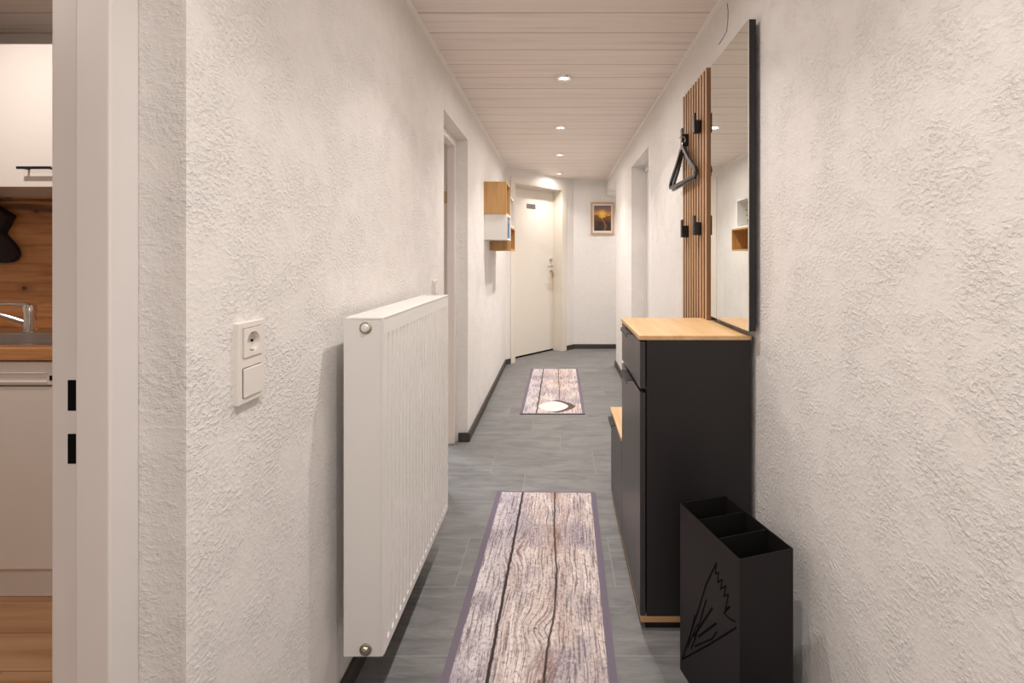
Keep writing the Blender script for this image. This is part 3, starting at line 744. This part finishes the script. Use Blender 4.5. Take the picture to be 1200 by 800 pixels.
# ------------------------------------------------------------------ framed photo on the back wall
fx0, fx1 = wx(692.3, YB), wx(719.8, YB); fz0, fz1 = wz(274.5, YB), wz(237, YB)
pic = thing('framed_picture', 'small wood-framed sunset valley photo hanging on the back wall', 'picture', ((fx0+fx1)/2, YB, fz0))
fw = .022
obj('frame', B((fx0, fx0+fw, YB-.02, YB, fz0, fz1), (fx1-fw, fx1, YB-.02, YB, fz0, fz1), (fx0+fw, fx1-fw, YB-.02, YB, fz0, fz0+fw), (fx0+fw, fx1-fw, YB-.02, YB, fz1-fw, fz1)), M['slat'], pic, bevel=.0015)
obj('mat_board', B((fx0+fw, fx1-fw, YB-.008, YB, fz0+fw, fz1-fw)), M['white'], pic)
ix0, ix1, iz0, iz1 = fx0+.044, fx1-.044, fz0+.048, fz1-.045
m = mat('sunset_print', rough=.35); g = G(m)
u = g.ma('DIVIDE', g.ma('SUBTRACT', g.x, ix0), ix1-ix0); v = g.ma('DIVIDE', g.ma('SUBTRACT', g.z, iz0), iz1-iz0)
sky = g.ramp(v, [(.5,(.9,.5,.06)), (.68,(.85,.42,.06)), (.82,(.35,.18,.12)), (1,(.12,.11,.14))])
cl = g.noise(g.comb(g.ma('MULTIPLY', u, 3), g.ma('MULTIPLY', v, 9), 0.0), 1.0, 4)
sky = g.mix(g.ma('MULTIPLY', g.smooth(cl, .45, .65), .6), sky, (.16,.10,.10))
du = g.ma('SUBTRACT', u, .48); dv = g.ma('MULTIPLY', g.ma('SUBTRACT', v, .68), 1.4)
rr = g.ma('SQRT', g.ma('ADD', g.ma('MULTIPLY', du, du), g.ma('MULTIPLY', dv, dv)))
sky = g.mix(g.smooth(rr, .30, .03), sky, (1.0,.62,.12))
nz = g.noise(g.comb(g.ma('MULTIPLY', u, 6), g.ma('MULTIPLY', v, 6), 4.0), 1.0, 4)
hill = g.ma('ADD', .50, g.ma('ADD', g.ma('MULTIPLY', g.ma('ABSOLUTE', g.ma('SUBTRACT', u, .48)), .36), g.ma('MULTIPLY', g.ma('SUBTRACT', nz, .5), .35)))
land = g.ramp(nz, [(.35,(.018,.010,.010)), (.6,(.06,.028,.016)), (.8,(.16,.065,.02))])
road = g.ma('ADD', .58, g.ma('MULTIPLY', g.ma('SINE', g.ma('MULTIPLY', v, 9)), .10))
rw = g.smooth(g.ma('ABSOLUTE', g.ma('SUBTRACT', u, road)), .07, .02)
land = g.mix(g.ma('MULTIPLY', rw, .6), land, (.40,.17,.09))
land = g.mix(g.ma('MULTIPLY', g.smooth(v, .30, .5), .45), land, (.35,.14,.03))
g.base(g.mix(g.smooth(g.ma('SUBTRACT', hill, v), -.01, .02), sky, land))
obj('print', B((ix0, ix1, YB-.010, YB-.008, iz0, iz1)), m, pic)

# ------------------------------------------------------------------ kitchen glimpse
KF, KB = 1.70, 2.2
xe = wx(59.5, KF)
struct('trim_10', B((KX0, WT, KB-.008, KB, .92, 1.60)), M['kwood'])
uc = thing('wall_cabinet', 'white kitchen wall cabinet with a black bar handle above the wooden splashback', 'cabinet', (-2.3, 2.0, 1.523))
obj('carcass', B((-3.2, -1.6, 1.872, KB-.008, 1.523, 2.077)), M['kwhite'], uc)
for x0, x1 in ((-2.50,-1.90), (-3.2,-2.503), (-1.897,-1.6)):
    dd = obj('door', B((x0, x1, 1.852, 1.871, 1.521, 2.079)), M['kwhite'], uc, bevel=.0015)
    if x0 == -2.50:
        hx0, hx1, hzz = wx(22, 1.83), wx(61.5, 1.83), wz(196.8, 1.83)
        obj('handle', B((hx0, hx1, 1.820, 1.828, hzz-.005, hzz+.005), (hx0+.012, hx0+.02, 1.828, 1.852, hzz-.004, hzz+.004), (hx1-.02, hx1-.012, 1.828, 1.852, hzz-.004, hzz+.004)), M['black'], dd, bevel=.001)
wk = tag(obj('kitchen_worktop', B((KX0+.02, WT-.02, KF, KB-.01, .875, .92)), M['kwood'], bevel=.003), 'brown wooden kitchen worktop on top of the dishwasher', 'worktop')
sk = thing('kitchen_sink', 'stainless steel sink drainer let into the brown kitchen worktop', 'sink', (-2.2, 1.95, .92))
bm = B((-2.75, -1.80, KF+.035, KB-.05, .920, .9245))
for k in range(9): box(bm, -2.35, -1.84, KF+.075+k*.026, KF+.083+k*.026, .9245, .9275)
obj('drainer', bm, M['steel'], sk, bevel=.0015)
bm = bmesh.new(); lathe(bm, (-2.55, 1.93, .9245), (0,0,1), [(.14,0),(.15,.002),(.145,.003),(.13,-.001)], 40, closed=True)
obj('bowl_rim', bm, M['steel'], sk, smooth=True)
fy = 2.03
fa = thing('kitchen_faucet', 'chrome single-lever kitchen tap standing on the sink', 'tap', (wx(35,fy), fy, .9245))
fx = wx(35, fy); fzb = .9245
bm = bmesh.new(); lathe(bm, (fx, fy, fzb), (0,0,1), [(.026,0),(.026,.006),(.021,.012),(.020,.06),(.022,.085),(.023,.105),(.018,.118),(.004,.122)], 28)
obj('body', bm, M['chrome'], fa, smooth=True)
bm = bmesh.new(); tube(bm, [(fx-.012, fy-.01, fzb+.045), (fx-.06, fy-.03, fzb+.070), (fx-.12, fy-.055, fzb+.100), (fx-.19, fy-.08, fzb+.130), (fx-.21, fy-.085, fzb+.125), (fx-.215, fy-.087, fzb+.105)], .011, 14)
obj('spout', bm, M['chrome'], fa, smooth=True)
bm = bmesh.new(); tube(bm, [(fx+.005, fy, fzb+.113), (fx-.02, fy-.01, fzb+.121), (fx-.06, fy-.02, fzb+.124), (fx-.115, fy-.035, fzb+.122)], [.010,.009,.007,.005], 12)
obj('lever', bm, M['chrome'], fa, smooth=True)
dw = thing('dishwasher', 'white built-under dishwasher below the wooden kitchen worktop', 'dishwasher', (xe-.3, 1.98, 0))
obj('housing', B((xe-.598, xe, KF+.045, KB-.02, .06, .872)), M['kwhite'], dw)
obj('door', B((xe-.597, xe-.001, KF+.020, KF+.044, .112, .775)), M['kwhite'], dw, bevel=.003)
cp = obj('control_panel', B((xe-.597, xe-.001, KF+.016, KF+.044, .782, .868)), M['kwhite'], dw, bevel=.004)
obj('grip_recess', B((xe-.50, xe-.03, KF+.012, KF+.0165, .792, .797), (xe-.50, xe-.03, KF+.010, KF+.0165, .826, .829)), M['radside'], cp, bevel=.001)
obj('button', B((xe-.020, xe-.008, KF+.013, KF+.017, .800, .818)), M['dark'], cp, bevel=.001, label='dark button')
obj('plinth', B((xe-.597, xe-.001, KF+.040, KF+.055, .002, .104)), M['kwhite'], dw)
bcab = thing('base_cabinet', 'white kitchen base cabinet beside the dishwasher, hidden behind the door frame', 'cabinet', (-1.3, 1.98, 0))
obj('carcass', B((xe+.004, WT-.02, KF+.04, KB-.02, .0, .872)), M['kwhite'], bcab)
obj('door', B((xe+.005, xe+.5, KF+.018, KF+.038, .112, .870)), M['kwhite'], bcab, bevel=.002)
# oven mitt hanging on the splashback
my = 2.175
def mp(p): return (wx(p[0], my), wz(p[1], my))
mt = thing('oven_mitt', 'dark grey oven mitt hanging on the wooden kitchen splashback', 'oven mitt', (wx(-8, my), my, wz(308, my)))
hand = [(2,268),(8,277),(15,284),(20,291),(22,298),(20,304),(14,307),(5,308),(-8,307),(-20,302),(-32,296),(-40,284),(-38,270),(-30,255),(-12,258)]
bm = bmesh.new(); prism(bm, [mp(p) for p in hand], lambda p: (p[0], my-.016, p[1]), lambda p: (p[0], my+.0165, p[1]))
obj('hand', bm, M['felt'], mt, bevel=.010, seg=4, smooth=True)
cuff = [(-10,236),(16,253),(11,262),(3,276),(-6,284),(-36,262),(-28,240)]
bm = bmesh.new(); prism(bm, [mp(p) for p in cuff], lambda p: (p[0], my-.026, p[1]), lambda p: (p[0], my+.0165, p[1]))
obj('cuff', bm, M['felt'], mt, bevel=.006, seg=3, smooth=True)
bm = bmesh.new(); tube(bm, [(wx(-12,my), my, wz(238,my)), (wx(-10,my), my, wz(228,my)), (wx(-14,my), my+.008, wz(224,my)), (wx(-18,my), my, wz(238,my))], .003, 6)
obj('loop', bm, M['felt'], mt)

# ------------------------------------------------------------------ camera and world
cd = bpy.data.cameras.new('camera'); cam = bpy.data.objects.new('camera', cd); C.objects.link(cam)
cam.location = (0, 0, H); cam.rotation_euler = (math.radians(90), 0, 0)
cd.sensor_fit = 'HORIZONTAL'; cd.sensor_width = 36; cd.lens = F/1200*36
cd.shift_x = (600-VX)/1200; cd.shift_y = (VY-400)/1200; cd.clip_start = .02
S = bpy.context.scene; S.camera = cam
w = bpy.data.worlds.new('world'); S.world = w; w.use_nodes = True
w.node_tree.nodes['Background'].inputs[0].default_value = (.9,.93,1,1); w.node_tree.nodes['Background'].inputs[1].default_value = .3
S.view_settings.view_transform = 'Standard'; S.view_settings.look = 'None'; S.view_settings.gamma = 1
S.view_settings.use_curve_mapping = False; S.view_settings.exposure = 0.08
